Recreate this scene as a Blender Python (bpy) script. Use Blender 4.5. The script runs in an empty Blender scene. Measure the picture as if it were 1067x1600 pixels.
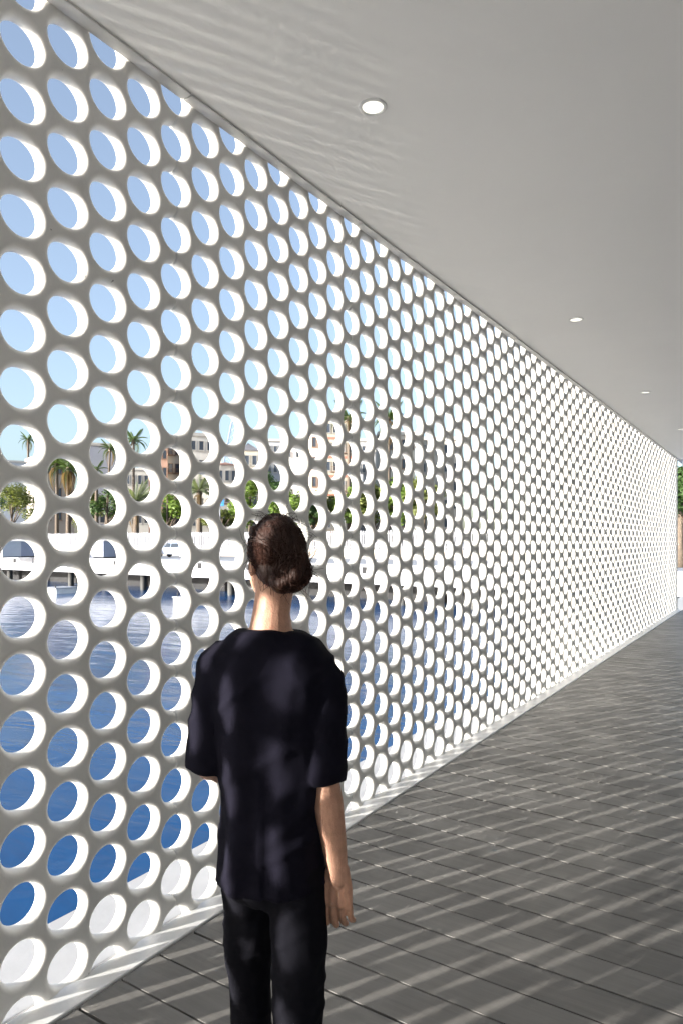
import bpy, bmesh, math, random
from mathutils import Vector, Matrix, Euler, noise
R = math.radians
random.seed(11)
S = bpy.context.scene
COL = S.collection

# ------------------------------------------------------------------ camera
# X runs along the perforated wall, +Y points at the wall, camera stands at the origin
F = 1067.0; XV = 1230.0; YH = 845.0; EYE = 1.6
YAW = math.atan((XV-533.5)/F)
cy, sy = math.cos(YAW), math.sin(YAW)
cam = bpy.data.objects.new('camera', bpy.data.cameras.new('camera'))
COL.objects.link(cam); S.camera = cam
cam.location = (0, 0, EYE)
cam.rotation_euler = (R(90), 0, YAW - R(90))
cam.data.sensor_fit = 'HORIZONTAL'; cam.data.sensor_width = 24; cam.data.lens = 24*F/1067
cam.data.shift_y = (YH-800)/1067
cam.data.clip_start = 0.05; cam.data.clip_end = 3000

# ------------------------------------------------------------------ light
SUN_PHI, SUN_EL = R(28.3), R(9.8)          # angle to the wall, elevation
w = bpy.data.worlds.new('World'); S.world = w; w.use_nodes = True
nt = w.node_tree
sky = nt.nodes.new('ShaderNodeTexSky'); sky.sky_type = 'NISHITA'; sky.sun_disc = False
sky.sun_elevation = SUN_EL; sky.sun_rotation = math.atan2(-math.cos(SUN_PHI), math.sin(SUN_PHI))
sky.air_density = 1.0; sky.dust_density = 2.0; sky.ozone_density = 3.0
bg = nt.nodes['Background']; bg.inputs['Strength'].default_value = 0.118
hs = nt.nodes.new('ShaderNodeHueSaturation'); hs.inputs['Saturation'].default_value = 0.70
nt.links.new(sky.outputs['Color'], hs.inputs['Color']); nt.links.new(hs.outputs['Color'], bg.inputs['Color'])
sl = bpy.data.lights.new('sun', 'SUN'); sl.energy = 4.4; sl.angle = R(0.55); sl.color = (1.0, 0.95, 0.87)
sun = bpy.data.objects.new('sun', sl); COL.objects.link(sun); sun.location = (-20, 20, 12)
ld = Vector((math.cos(SUN_PHI)*math.cos(SUN_EL), -math.sin(SUN_PHI)*math.cos(SUN_EL), -math.sin(SUN_EL)))
sun.rotation_euler = ld.to_track_quat('-Z', 'Y').to_euler()
S.view_settings.view_transform = 'Standard'; S.view_settings.look = 'None'
S.view_settings.gamma = 1.0; S.view_settings.use_curve_mapping = False
S.view_settings.exposure = 1.88
S.render.engine = 'CYCLES'
S.cycles.use_denoising = True
try: S.cycles.denoiser = 'OPENIMAGEDENOISE'
except Exception: pass
S.cycles.max_bounces = 10; S.cycles.diffuse_bounces = 7; S.cycles.glossy_bounces = 4
S.cycles.caustics_reflective = True; S.cycles.blur_glossy = 0.0; S.cycles.use_guiding = True; S.cycles.surface_guiding_probability = 0.7; S.cycles.use_adaptive_sampling = False
S.cycles.sample_clamp_indirect = 0.0

# ------------------------------------------------------------------ helpers
def pix(px, depth, z=0.0):
    """a point at a given depth along the photograph column px"""
    r = (px-533.5)/F*depth
    return Vector((depth*cy + r*sy, depth*sy - r*cy, z))
def hgt(py, depth): return EYE + (YH-py)/F*depth

def mat(name, col, rough=0.6, metal=0.0, spec=0.5, var=0.0, scale=5.0, bump=0.0, bscale=40.0, objvar=0.0, stretch=(1,1,1), emit=None, estr=0.0):
    m = bpy.data.materials.new(name); m.use_nodes = True
    t = m.node_tree; b = t.nodes['Principled BSDF']
    b.inputs['Roughness'].default_value = rough; b.inputs['Metallic'].default_value = metal
    b.inputs['Specular IOR Level'].default_value = spec
    b.inputs['Base Color'].default_value = (*col, 1)
    if emit:
        b.inputs['Emission Color'].default_value = (*emit, 1); b.inputs['Emission Strength'].default_value = estr
    if var or bump or objvar:
        tc = t.nodes.new('ShaderNodeTexCoord'); mp = t.nodes.new('ShaderNodeMapping')
        mp.inputs['Scale'].default_value = stretch
        t.links.new(tc.outputs['Object'], mp.inputs['Vector'])
        oi = t.nodes.new('ShaderNodeObjectInfo')
        vm = t.nodes.new('ShaderNodeVectorMath'); vm.operation = 'SCALE'
        cb = t.nodes.new('ShaderNodeCombineXYZ')
        t.links.new(oi.outputs['Random'], cb.inputs[0]); t.links.new(oi.outputs['Random'], cb.inputs[1])
        t.links.new(cb.outputs[0], vm.inputs[0]); vm.inputs['Scale'].default_value = 37.0
        ad = t.nodes.new('ShaderNodeVectorMath'); ad.operation = 'ADD'
        t.links.new(mp.outputs[0], ad.inputs[0]); t.links.new(vm.outputs[0], ad.inputs[1])
        n = t.nodes.new('ShaderNodeTexNoise'); n.inputs['Scale'].default_value = scale; n.inputs['Detail'].default_value = 6; n.inputs['Roughness'].default_value = 0.65
        t.links.new(ad.outputs[0], n.inputs['Vector'])
        mr = t.nodes.new('ShaderNodeMapRange'); mr.inputs[1].default_value = 0.3; mr.inputs[2].default_value = 0.7
        mr.inputs[3].default_value = 1-var; mr.inputs[4].default_value = 1+var
        t.links.new(n.outputs['Fac'], mr.inputs[0])
        mo = t.nodes.new('ShaderNodeMapRange'); mo.inputs[3].default_value = 1-objvar; mo.inputs[4].default_value = 1+objvar
        t.links.new(oi.outputs['Random'], mo.inputs[0])
        mu = t.nodes.new('ShaderNodeMath'); mu.operation = 'MULTIPLY'
        t.links.new(mr.outputs[0], mu.inputs[0]); t.links.new(mo.outputs[0], mu.inputs[1])
        vs = t.nodes.new('ShaderNodeVectorMath'); vs.operation = 'SCALE'; vs.inputs[0].default_value = col
        t.links.new(mu.outputs[0], vs.inputs['Scale']); t.links.new(vs.outputs[0], b.inputs['Base Color'])
        if bump:
            n2 = t.nodes.new('ShaderNodeTexNoise'); n2.inputs['Scale'].default_value = bscale; n2.inputs['Detail'].default_value = 4
            t.links.new(ad.outputs[0], n2.inputs['Vector'])
            bp = t.nodes.new('ShaderNodeBump'); bp.inputs['Strength'].default_value = bump; bp.inputs['Distance'].default_value = 0.01
            t.links.new(n2.outputs['Fac'], bp.inputs['Height']); t.links.new(bp.outputs[0], b.inputs['Normal'])
    return m

def mesh_obj(name, me, m, parent=None, loc=None, rot=None):
    o = bpy.data.objects.new(name, me); COL.objects.link(o)
    if m is not None and not me.materials: me.materials.append(m)
    if parent: o.parent = parent
    if loc is not None: o.location = loc
    if rot is not None: o.rotation_euler = rot
    return o
def bm_obj(name, bm, m, parent=None, smooth=False, loc=None, rot=None):
    me = bpy.data.meshes.new(name)
    bmesh.ops.recalc_face_normals(bm, faces=bm.faces)
    if smooth:
        for f in bm.faces: f.smooth = True
    bm.to_mesh(me); bm.free()
    return mesh_obj(name, me, m, parent, loc, rot)
def thing(name, label, cat, loc=(0,0,0), rz=0.0, group=None):
    o = bpy.data.objects.new(name, None); COL.objects.link(o)
    o.empty_display_size = 0.2
    o.location = loc; o.rotation_euler = (0, 0, rz)
    return tag(o, label, cat, group)
def tag(o, label, cat, group=None):
    o['label'] = label; o['category'] = cat
    if group: o['group'] = group
    return o
def structure(o, label=None):
    o['kind'] = 'structure'
    if label: o['label'] = label
    return o
def box(bm, x0, x1, y0, y1, z0, z1, bevel=0.0):
    v = [bm.verts.new((x, y, z)) for z in (z0, z1) for y in (y0, y1) for x in (x0, x1)]
    fs = [bm.faces.new([v[i] for i in q]) for q in ((0,2,3,1),(4,5,7,6),(0,1,5,4),(2,6,7,3),(0,4,6,2),(1,3,7,5))]
    if bevel:
        es = list({e for f in fs for e in f.edges})
        bmesh.ops.bevel(bm, geom=es, offset=bevel, segments=2, affect='EDGES', profile=0.6)
def ring_loft(bm, rings, cap=True):
    """rings: list of lists of points with equal length"""
    vr = [[bm.verts.new(p) for p in r] for r in rings]
    n = len(vr[0])
    for a, b in zip(vr, vr[1:]):
        for i in range(n):
            bm.faces.new((a[i], a[(i+1) % n], b[(i+1) % n], b[i]))
    if cap:
        bm.faces.new(list(reversed(vr[0]))); bm.faces.new(vr[-1])
def frame_of(d):
    d = d.normalized()
    up = Vector((0, 0, 1)) if abs(d.z) < 0.95 else Vector((1, 0, 0))
    a = d.cross(up).normalized(); b = a.cross(d).normalized()
    return a, b
def tube(bm, pts, rad, n=10, cap=True, round_ends=False):
    pts = [Vector(p) for p in pts]
    if not isinstance(rad, (list, tuple)): rad = [rad]*len(pts)
    rad = list(rad)
    if round_ends:
        d0 = (pts[0]-pts[1]).normalized(); d1 = (pts[-1]-pts[-2]).normalized()
        p0, r0, p1, r1 = pts[0], rad[0], pts[-1], rad[-1]
        pre = [(p0 + d0*r0*math.sin(a), r0*math.cos(a)) for a in (R(82), R(55), R(28))]
        post = [(p1 + d1*r1*math.sin(a), r1*math.cos(a)) for a in (R(28), R(55), R(82))]
        pts = [p for p, _ in pre] + pts + [p for p, _ in post]
        rad = [r for _, r in pre] + rad + [r for _, r in post]
    rings = []; a = None
    for i, p in enumerate(pts):
        d = (pts[min(i+1, len(pts)-1)] - pts[max(i-1, 0)])
        if a is None: a, b = frame_of(d)
        else:
            d = d.normalized(); a = (a - d*a.dot(d)).normalized(); b = a.cross(d)
        rings.append([p + (a*math.cos(t) + b*math.sin(t))*rad[i] for t in (2*math.pi*k/n for k in range(n))])
    ring_loft(bm, rings, cap)
def ellipsoid(bm, c, r, rot=None, u=20, v=14):
    M = Matrix.Translation(c) @ ((rot or Matrix.Identity(3)).to_4x4()) @ Matrix.Diagonal((*r, 1))
    bmesh.ops.create_uvsphere(bm, u_segments=u, v_segments=v, radius=1.0, matrix=M)
def copy_tree(o, parent=None):
    c = o.copy(); COL.objects.link(c)
    c.parent = parent
    for ch in list(o.children): copy_tree(ch, c)
    return c

# ------------------------------------------------------------------ materials
M = {}
M['wall'] = mat('white_cast_panel', (0.74, 0.73, 0.705), 0.55, var=0.05, scale=3.0, bump=0.10, bscale=120)
def stain(m, amount=0.75):
    t = m.node_tree; b = t.nodes['Principled BSDF']; src = b.inputs['Base Color'].links[0].from_socket
    ge = t.nodes.new('ShaderNodeNewGeometry')
    mp = t.nodes.new('ShaderNodeMapping'); mp.inputs['Scale'].default_value = (1, 1, .35); t.links.new(ge.outputs['Position'], mp.inputs['Vector'])
    n = t.nodes.new('ShaderNodeTexNoise'); n.inputs['Scale'].default_value = 2.3; n.inputs['Detail'].default_value = 9; n.inputs['Roughness'].default_value = .7
    t.links.new(mp.outputs[0], n.inputs['Vector'])
    r = t.nodes.new('ShaderNodeMapRange'); r.inputs[1].default_value = .52; r.inputs[2].default_value = .78; r.inputs[3].default_value = 1; r.inputs[4].default_value = amount
    t.links.new(n.outputs['Fac'], r.inputs[0])
    n2 = t.nodes.new('ShaderNodeTexNoise'); n2.inputs['Scale'].default_value = 38; n2.inputs['Detail'].default_value = 2; t.links.new(ge.outputs['Position'], n2.inputs['Vector'])
    r2 = t.nodes.new('ShaderNodeMapRange'); r2.inputs[1].default_value = .765; r2.inputs[2].default_value = .80; r2.inputs[3].default_value = 1; r2.inputs[4].default_value = .35
    t.links.new(n2.outputs['Fac'], r2.inputs[0])
    mu = t.nodes.new('ShaderNodeMath'); mu.operation = 'MULTIPLY'; t.links.new(r.outputs[0], mu.inputs[0]); t.links.new(r2.outputs[0], mu.inputs[1])
    vs = t.nodes.new('ShaderNodeVectorMath'); vs.operation = 'SCALE'; t.links.new(src, vs.inputs[0]); t.links.new(mu.outputs[0], vs.inputs['Scale'])
    t.links.new(vs.outputs[0], b.inputs['Base Color'])
stain(M['wall'])
M['trim'] = mat('white_trim', (0.62, 0.615, 0.60), 0.45, var=0.08, scale=6.0, bump=0.05)
M['kerb'] = mat('white_kerb', (0.78, 0.78, 0.78), 0.35, var=0.06, scale=4.0)
M['ceil'] = mat('ceiling_paint', (0.90, 0.89, 0.87), 0.6, var=0.02, scale=0.8, bump=0.03, bscale=60)
M['sub'] = mat('dark_subfloor', (0.012, 0.012, 0.012), 0.9)
M['conc'] = mat('pale_concrete', (0.55, 0.54, 0.52), 0.8, var=0.12, scale=0.6, bump=0.1)
M['ledge'] = mat('pale_ledge', (0.36, 0.36, 0.37), 0.6, var=0.10, scale=2.5, bump=0.1)

def plank_material():
    m = mat('grey_composite_plank', (0.150, 0.144, 0.136), 0.46, spec=0.35, var=0.16, scale=2.2, bump=0.05, bscale=9.0, objvar=0.14, stretch=(14, 0.9, 14))
    t = m.node_tree; b = t.nodes['Principled BSDF']
    n = t.nodes.new('ShaderNodeTexNoise'); n.inputs['Scale'].default_value = 3.0; n.inputs['Detail'].default_value = 5
    tc = t.nodes.new('ShaderNodeTexCoord')
    oi = t.nodes.new('ShaderNodeObjectInfo'); ad = t.nodes.new('ShaderNodeVectorMath')
    t.links.new(tc.outputs['Object'], ad.inputs[0]); t.links.new(oi.outputs['Location'], ad.inputs[1])
    t.links.new(ad.outputs[0], n.inputs['Vector'])
    mr = t.nodes.new('ShaderNodeMapRange'); mr.inputs[1].default_value = 0.3; mr.inputs[2].default_value = 0.7
    mr.inputs[3].default_value = 0.38; mr.inputs[4].default_value = 0.58
    t.links.new(n.outputs['Fac'], mr.inputs[0]); t.links.new(mr.outputs[0], b.inputs['Roughness'])
    return m
M['plank'] = plank_material()

def water_material():
    m = bpy.data.materials.new('harbour_water'); m.use_nodes = True
    t = m.node_tree; b = t.nodes['Principled BSDF']
    b.inputs['Base Color'].default_value = (0.007, 0.058, 0.17, 1)
    b.inputs['Roughness'].default_value = 0.20; b.inputs['IOR'].default_value = 1.33
    b.inputs['Anisotropic'].default_value = 0.9           # wind ripples lie across the sun's path
    tv = t.nodes.new('ShaderNodeCombineXYZ'); tv.inputs[0].default_value = math.cos(SUN_PHI); tv.inputs[1].default_value = -math.sin(SUN_PHI)
    t.links.new(tv.outputs[0], b.inputs['Tangent'])
    tc = t.nodes.new('ShaderNodeTexCoord'); mp = t.nodes.new('ShaderNodeMapping')
    mp.inputs['Rotation'].default_value = (0, 0, R(20)); mp.inputs['Scale'].default_value = (1.0, 0.45, 1)
    t.links.new(tc.outputs['Object'], mp.inputs['Vector'])
    n1 = t.nodes.new('ShaderNodeTexNoise'); n1.inputs['Scale'].default_value = 1.1; n1.inputs['Detail'].default_value = 4; n1.inputs['Distortion'].default_value = 0.6
    n2 = t.nodes.new('ShaderNodeTexNoise'); n2.inputs['Scale'].default_value = 0.35; n2.inputs['Detail'].default_value = 2
    t.links.new(mp.outputs[0], n1.inputs['Vector']); t.links.new(mp.outputs[0], n2.inputs['Vector'])
    ad = t.nodes.new('ShaderNodeMath'); ad.operation = 'MULTIPLY_ADD'; ad.inputs[1].default_value = 1.6
    t.links.new(n2.outputs['Fac'], ad.inputs[0]); t.links.new(n1.outputs['Fac'], ad.inputs[2])
    bp = t.nodes.new('ShaderNodeBump'); bp.inputs['Strength'].default_value = 0.35; bp.inputs['Distance'].default_value = 0.14
    t.links.new(ad.outputs[0], bp.inputs['Height']); t.links.new(bp.outputs[0], b.inputs['Normal'])
    return m
M['water'] = water_material()

# ================================================================== SETTING
D = 2.14                       # wall face distance
T = 0.046                      # wall thickness
DS, P = 0.1716, 0.1937          # hole pitch along and up
S0, Z0 = 2.0190, 3.279          # one seam column, one hole centre in it
HR, FIL, FILD, FILB = 0.0695, 0.0262, 0.036, 0.004
CEIL = 3.474
NPER = 8

# ---- perforated wall: one panel mesh, shared
def panel_mesh(NPER=NPER):
    hx = [(DS/2 - P*P/(8*DS), P/2), (-(DS/2 - P*P/(8*DS)), P/2), (-(DS/2 + P*P/(8*DS)), 0)]
    hexv = [(DS/2 + P*P/(8*DS), 0), hx[0], hx[1], hx[2], (hx[1][0], -P/2), (hx[0][0], -P/2)]
    K = 6; per = []
    for i in range(6):
        a, b = hexv[i], hexv[(i+1) % 6]
        for k in range(K): per.append((a[0]+(b[0]-a[0])*k/K, a[1]+(b[1]-a[1])*k/K))
    N = len(per)
    ang = [math.atan2(y, x) for x, y in per]
    prof = [(None, 0.0), (HR+FIL, 0.0)]
    for k in range(1, 9):
        a = math.pi/2*k/8
        prof.append((HR+FIL-FIL*math.sin(a), FILD-FILD*math.cos(a)))
    for k in range(0, 4):
        a = math.pi/2*k/3
        prof.append((HR+FILB*(1-math.cos(a)), T-FILB+FILB*math.sin(a)))
    prof.append((None, T))
    verts, faces, cache = [], [], {}
    def vid(x, y, z):
        k = (round(x, 5), round(y, 5), round(z, 5))
        if k not in cache:
            cache[k] = len(verts); verts.append((x, y, z))
        return cache[k]
    W = NPER*DS; g = 0.0036
    for c in range(NPER+1):
        odd = c % 2
        for n in range(-19, 3):
            zc = Z0 + n*P - (P/2 if odd else 0)
            if zc > 3.70 or zc < -0.24: continue
            xc = c*DS
            idx = list(range(N))
            if c == 0: idx = [i for i in range(N) if per[i][0] >= -1e-6]
            if c == NPER: idx = [i for i in range(N) if per[i][0] <= 1e-6]
            if c == 0:                      # order from -90 to +90 degrees
                idx.sort(key=lambda i: ang[i])
            closed = len(idx) == N
            rings = []
            for r, d in prof:
                ring = []
                for i in idx:
                    if r is None: x, z = per[i]
                    else: x, z = r*math.cos(ang[i]), r*math.sin(ang[i])
                    X = xc + x
                    if c == 0 and abs(x) < 1e-6: X += g
                    if c == NPER and abs(x) < 1e-6: X -= g
                    ring.append(vid(X, d, zc+z))
                rings.append(ring)
            m = len(idx)
            for a, b in zip(rings, rings[1:]):
                for k in range(m if closed else m-1):
                    faces.append((a[k], a[(k+1) % m], b[(k+1) % m], b[k]))
            if not closed:                   # the cut edge towards the next panel
                for a, b in zip(rings[:-1], rings[1:]): pass
                for e in (0, m-1):
                    faces.append([r[e] for r in rings])
    me = bpy.data.meshes.new('panel'); me.from_pydata(verts, [], faces)
    bm = bmesh.new(); bm.from_mesh(me)
    bmesh.ops.recalc_face_normals(bm, faces=bm.faces)
    for f in bm.faces: f.smooth = len(f.verts) == 4
    bm.to_mesh(me); bm.free()
    me.materials.append(M['wall'])
    return me
pm = panel_mesh()
wall = thing('perforated_wall', 'long white wall pierced by staggered rows of round holes', 'wall', (0, D, 0))
PW = NPER*DS
S_START = S0 - 5*PW; NPAN = 16
for i in range(NPAN):
    o = mesh_obj('panel', pm, None, wall, (S_START + i*PW, random.uniform(-.0012, .0012), 0))
pm2 = panel_mesh(2); pm2.name = 'narrow_panel'
mesh_obj('panel', pm2, None, wall, (S_START + NPAN*PW, 0, 0))
S_END = S_START + NPAN*PW + 2*DS
bm = bmesh.new(); box(bm, S_START, S_END, -0.004, T+0.02, 3.635, 3.82)
bm_obj('coping', bm, M['trim'], wall)
bm = bmesh.new(); box(bm, S_END-0.003, S_END+0.05, -0.012, T+0.012, -0.2, 3.63, 0.006)
bm_obj('end_post', bm, M['wall'], wall)
# kerb at the wall's foot, in lengths
kx = S_START
while kx < S_END - 0.1:
    k1 = min(kx + 3*PW, S_END)
    bm = bmesh.new()
    prof = [(-0.100, -0.05), (-0.100, 0.002), (-0.097, 0.006), (0.0, 0.010), (0.012, 0.010), (0.012, -0.05)]
    ring_loft(bm, [[Vector((x, a, b)) for a, b in prof] for x in (kx+0.0015, k1-0.0015)])
    bm_obj('kerb', bm, M['kerb'], wall); kx = k1

# ---- deck: dark bearer sheet and planks
XE = S_END + 0.3; YR = -4.6
bm = bmesh.new(); box(bm, S_START-1, XE, YR, D-0.02, -0.30, -0.034)
deck = structure(bm_obj('deck', bm, M['sub']), 'dark grey boarded deck beside the pierced white wall')
BW, BG = 0.1805, 0.0088
bm = bmesh.new(); box(bm, -BW/2+BG/2, BW/2-BG/2, YR+0.02, D-0.107, -0.026, 0.0, 0.0012)
plank_me = bpy.data.meshes.new('plank'); bmesh.ops.recalc_face_normals(bm, faces=bm.faces); bm.to_mesh(plank_me); bm.free(); plank_me.materials.append(M['plank'])
x = 2.185 + BW/2 - BW*36
while x < XE - BW:
    mesh_obj('plank', plank_me, None, deck, (x + random.uniform(-.0012, .0012), 0, random.uniform(-.001, .001)))
    x += BW

# ---- ceiling slab with edge trim
bm = bmesh.new(); box(bm, S_START-1, XE+0.2, YR-0.3, D-0.012, CEIL, CEIL+0.30)
ceiling = structure(bm_obj('ceiling', bm, M['ceil']), 'smooth off-white soffit over the deck')
x = S_START; k = 0
while x < S_END:
    bm = bmesh.new(); box(bm, 0.003, PW-0.003, -0.056, -0.0015, -0.006, 0.0025, 0.0012)
    o = bm_obj('edge_trim', bm, M['trim'], ceiling, loc=(x + 0.03, D, CEIL - 0.0035 - random.uniform(0, .002)), rot=(R(random.uniform(-1.0, 1.0)), R(random.uniform(-.12, .12)), 0))
    bm = bmesh.new(); box(bm, 0.0, PW, -0.064, -0.050, 0.004, 0.06)
    x += PW
# ---- pier body, outer ledge
bm = bmesh.new(); box(bm, S_START-30, 41, -16, D+T-0.004, -4.2, -0.31)
structure(bm_obj('pier', bm, M['conc']), 'concrete pier under the deck')
bm = bmesh.new(); box(bm, S_START-30, S_END+0.6, D+T+0.004, 2.605, -0.75, -0.012, 0.008)
structure(bm_obj('ledge', bm, M['ledge']), 'pale outer ledge along the foot of the wall')
bm = bmesh.new(); box(bm, XE+0.004, 41, -16, 2.57, -0.305, -0.02)
structure(bm_obj('path', bm, M['conc']), 'pale paved path beyond the end of the wall')
bm = bmesh.new(); box(bm, S_START-30, XE, -16, YR-0.004, -0.305, -0.02)
structure(bm_obj('pavement', bm, M['conc']), 'pale pavement along the open side of the deck')

# ---- added unseen glazed front, limits the light from the deck's far side
M['fglass'] = mat('added_facade_glass', (0.34, 0.35, 0.36), 0.10)
M['mull'] = mat('added_facade_steel', (0.50, 0.50, 0.50), 0.4)
fac = thing('added_glazed_front', 'added unseen grey glazed front with pale steel mullions, limiting light on the pierced wall', 'building', (0, YR+0.30, 0))
fx0 = S_START; nfac = 15; fw = (S_END-S_START)/nfac
bm = bmesh.new(); box(bm, S_START, S_END, -0.25, 0.0, -0.03, 0.35); bm_obj('plinth', bm, M['mull'], fac)
bm = bmesh.new(); box(bm, 0.04, fw-0.04, -0.14, -0.11, 0.352, CEIL-0.002); gme = bpy.data.meshes.new('pane'); bmesh.ops.recalc_face_normals(bm, faces=bm.faces); bm.to_mesh(gme); bm.free(); gme.materials.append(M['fglass'])
bm = bmesh.new(); box(bm, -0.038, 0.038, -0.2, -0.03, 0.352, CEIL-0.002); mme = bpy.data.meshes.new('mullion'); bmesh.ops.recalc_face_normals(bm, faces=bm.faces); bm.to_mesh(mme); bm.free(); mme.materials.append(M['mull'])
for i in range(nfac):
    mesh_obj('pane', gme, None, fac, (fx0+i*fw, 0, 0)); mesh_obj('mullion', mme, None, fac, (fx0+i*fw, 0, 0))

bm = bmesh.new(); box(bm, S_START-0.6, S_START-0.3, -1.3, D+T+0.1, -0.03, CEIL-0.004)  # added out-of-view wall, blocks part of the light from behind the camera
tag(bm_obj('added_end_wall', bm, mat('added_end_wall_paint', (0.45, 0.45, 0.44), 0.8, var=0.08, scale=1.0)), 'added unseen plain grey wall cutting light at the near end of the deck', 'wall')

# ---- water
WZ = -2.8
bm = bmesh.new(); bmesh.ops.create_grid(bm, x_segments=1, y_segments=1, size=900)
structure(bm_obj('water', bm, M['water'], loc=(0, 0, WZ)), 'rippled blue harbour water')

# ---- quay opposite and the ground behind it
QX = 40.0
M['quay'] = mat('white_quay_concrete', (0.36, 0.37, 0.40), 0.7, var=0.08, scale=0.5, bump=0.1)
M['dpile'] = mat('shade_painted_pile', (0.05, 0.05, 0.048), 0.7, var=0.2, scale=2)  # pile colour darkened to carry the shade under the quay
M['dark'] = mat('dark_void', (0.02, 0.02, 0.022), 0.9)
M['asph'] = mat('quay_paving', (0.34, 0.35, 0.38), 0.8, var=0.12, scale=0.4)
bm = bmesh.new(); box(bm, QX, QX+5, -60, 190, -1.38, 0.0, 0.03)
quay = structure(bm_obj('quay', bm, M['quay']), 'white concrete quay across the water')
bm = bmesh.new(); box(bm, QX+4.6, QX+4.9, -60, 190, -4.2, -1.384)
bm_obj('shade_back_wall', bm, M['dark'], quay)  # near-black sheet, its colour stands in for the shade beneath the quay
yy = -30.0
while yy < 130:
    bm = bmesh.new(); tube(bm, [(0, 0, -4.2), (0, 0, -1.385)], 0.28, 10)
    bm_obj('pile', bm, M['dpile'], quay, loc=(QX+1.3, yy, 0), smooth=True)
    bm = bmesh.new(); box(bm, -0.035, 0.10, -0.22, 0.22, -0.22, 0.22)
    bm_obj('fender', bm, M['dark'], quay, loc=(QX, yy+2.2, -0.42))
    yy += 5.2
bm = bmesh.new(); box(bm, QX+5, 900, -600, 900, -1.4, -0.01)
structure(bm_obj('ground', bm, M['asph']), 'paved ground behind the quay')

# ================================================================== DOWNLIGHTS
M['lens'] = mat('lamp_lens', (0.85, 0.84, 0.8), 0.4, emit=(1.0, 0.96, 0.86), estr=0.30)
M['rim'] = mat('lamp_rim', (0.72, 0.72, 0.70), 0.4)
def downlight():
    t = thing('downlight', 'small round recessed spotlight set in the white ceiling', 'light', group='spotlights in a row along the ceiling')
    bm = bmesh.new()
    n = 32; prof = [(0.046, 0.004), (0.046, -0.002), (0.049, -0.005), (0.058, -0.0045), (0.0615, -0.001), (0.0615, 0.004)]
    rr = [[Vector((r*math.cos(a), r*math.sin(a), z)) for a in (2*math.pi*k/n for k in range(n))] for r, z in prof]
    ring_loft(bm, rr, cap=False); bm_obj('rim', bm, M['rim'], t, smooth=True)
    bm = bmesh.new(); rr = [[Vector((r*math.cos(a), r*math.sin(a), z)) for a in (2*math.pi*k/n for k in range(n))] for r, z in ((0.0455, 0.003), (0.0455, -0.0005), (0.042, -0.0025), (0.02, -0.0032))]
    ring_loft(bm, rr); bm_obj('lens', bm, M['lens'], t, smooth=True)
    return t
dl = downlight()
for i in range(6):
    o = dl if i == 0 else copy_tree(dl)
    o.location = (2.54 + 3.38*(i-1), 1.497, CEIL-0.001)

# ================================================================== PERSON
def remeshed(name, bm, m, parent, voxel, smooth_it=4, fac=0.5, disp=None):
    bmesh.ops.recalc_face_normals(bm, faces=bm.faces)
    me = bpy.data.meshes.new('tmp'); bm.to_mesh(me); bm.free()
    o = bpy.data.objects.new('tmp', me); COL.objects.link(o)
    rm = o.modifiers.new('r', 'REMESH'); rm.mode = 'VOXEL'; rm.voxel_size = voxel
    sm = o.modifiers.new('s', 'SMOOTH'); sm.factor = fac; sm.iterations = smooth_it
    dg = bpy.context.evaluated_depsgraph_get()
    me2 = bpy.data.meshes.new_from_object(o.evaluated_get(dg)); me2.name = name
    bpy.data.objects.remove(o); bpy.data.meshes.remove(me)
    if disp:
        ns = [v.normal.copy() for v in me2.vertices]
        for v, n in zip(me2.vertices, ns): v.co += n*disp(v.co.copy(), n)
    for p in me2.polygons: p.use_smooth = True
    me2.materials.clear()
    return mesh_obj(name, me2, m, parent)
def ell_ring(c, rx, ry, n=28, sq=2.3):
    out = []
    for k in range(n):
        a = 2*math.pi*k/n; ca, sa = math.cos(a), math.sin(a)
        out.append(Vector((c[0] + rx*math.copysign(abs(ca)**(2/sq), ca), c[1] + ry*math.copysign(abs(sa)**(2/sq), sa), c[2])))
    return out
M['skin'] = mat('skin', (0.47, 0.26, 0.18), 0.55, spec=0.35, var=0.16, scale=38, bump=0.25, bscale=260)
M['skin'].node_tree.nodes['Principled BSDF'].inputs['Subsurface Weight'].default_value = 0.12
M['skin'].node_tree.nodes['Principled BSDF'].inputs['Subsurface Radius'].default_value = (0.012, 0.004, 0.002)
M['hair'] = mat('brown_hair', (0.030, 0.012, 0.008), 0.55, spec=0.25, var=0.35, scale=40, stretch=(1, 1, 0.2), bump=0.6, bscale=120)
M['shirt'] = mat('navy_cloth', (0.0075, 0.007, 0.013), 0.95, spec=0.08, var=0.15, scale=20, bump=0.15, bscale=500)
M['trous'] = mat('black_cloth', (0.006, 0.006, 0.009), 0.95, spec=0.08, var=0.15, scale=20, bump=0.15, bscale=500)
M['shoe'] = mat('black_shoe', (0.01, 0.01, 0.01), 0.5)
M['eye'] = mat('eye_white', (0.6, 0.58, 0.55), 0.2)
pos = pix(426, 1.65)
person = thing('person', 'person in loose navy top and black trousers walking along the pierced wall', 'person', (pos.x, pos.y, 0), R(28))
HY = R(34)                         # head turned to the left, towards the holes
HC = Vector((0.010, -0.002, 1.552))
HM = Matrix.Rotation(HY, 3, 'Z') @ Matrix.Rotation(R(5), 3, 'Y') @ Matrix.Rotation(R(3), 3, 'X') @ Matrix.Diagonal((0.87, 0.86, 0.93))
def hp(x, y, z): return HC + HM @ Vector((x, y, z))
LS, LE, LW = Vector((-0.01, 0.125, 1.315)), Vector((-0.035, 0.150, 1.07)), Vector((0.165, 0.185, 0.985))
RS, RE, RW = Vector((-0.01, -0.120, 1.295)), Vector((-0.045, -0.130, 1.055)), Vector((-0.050, -0.163, 0.835))
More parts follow.
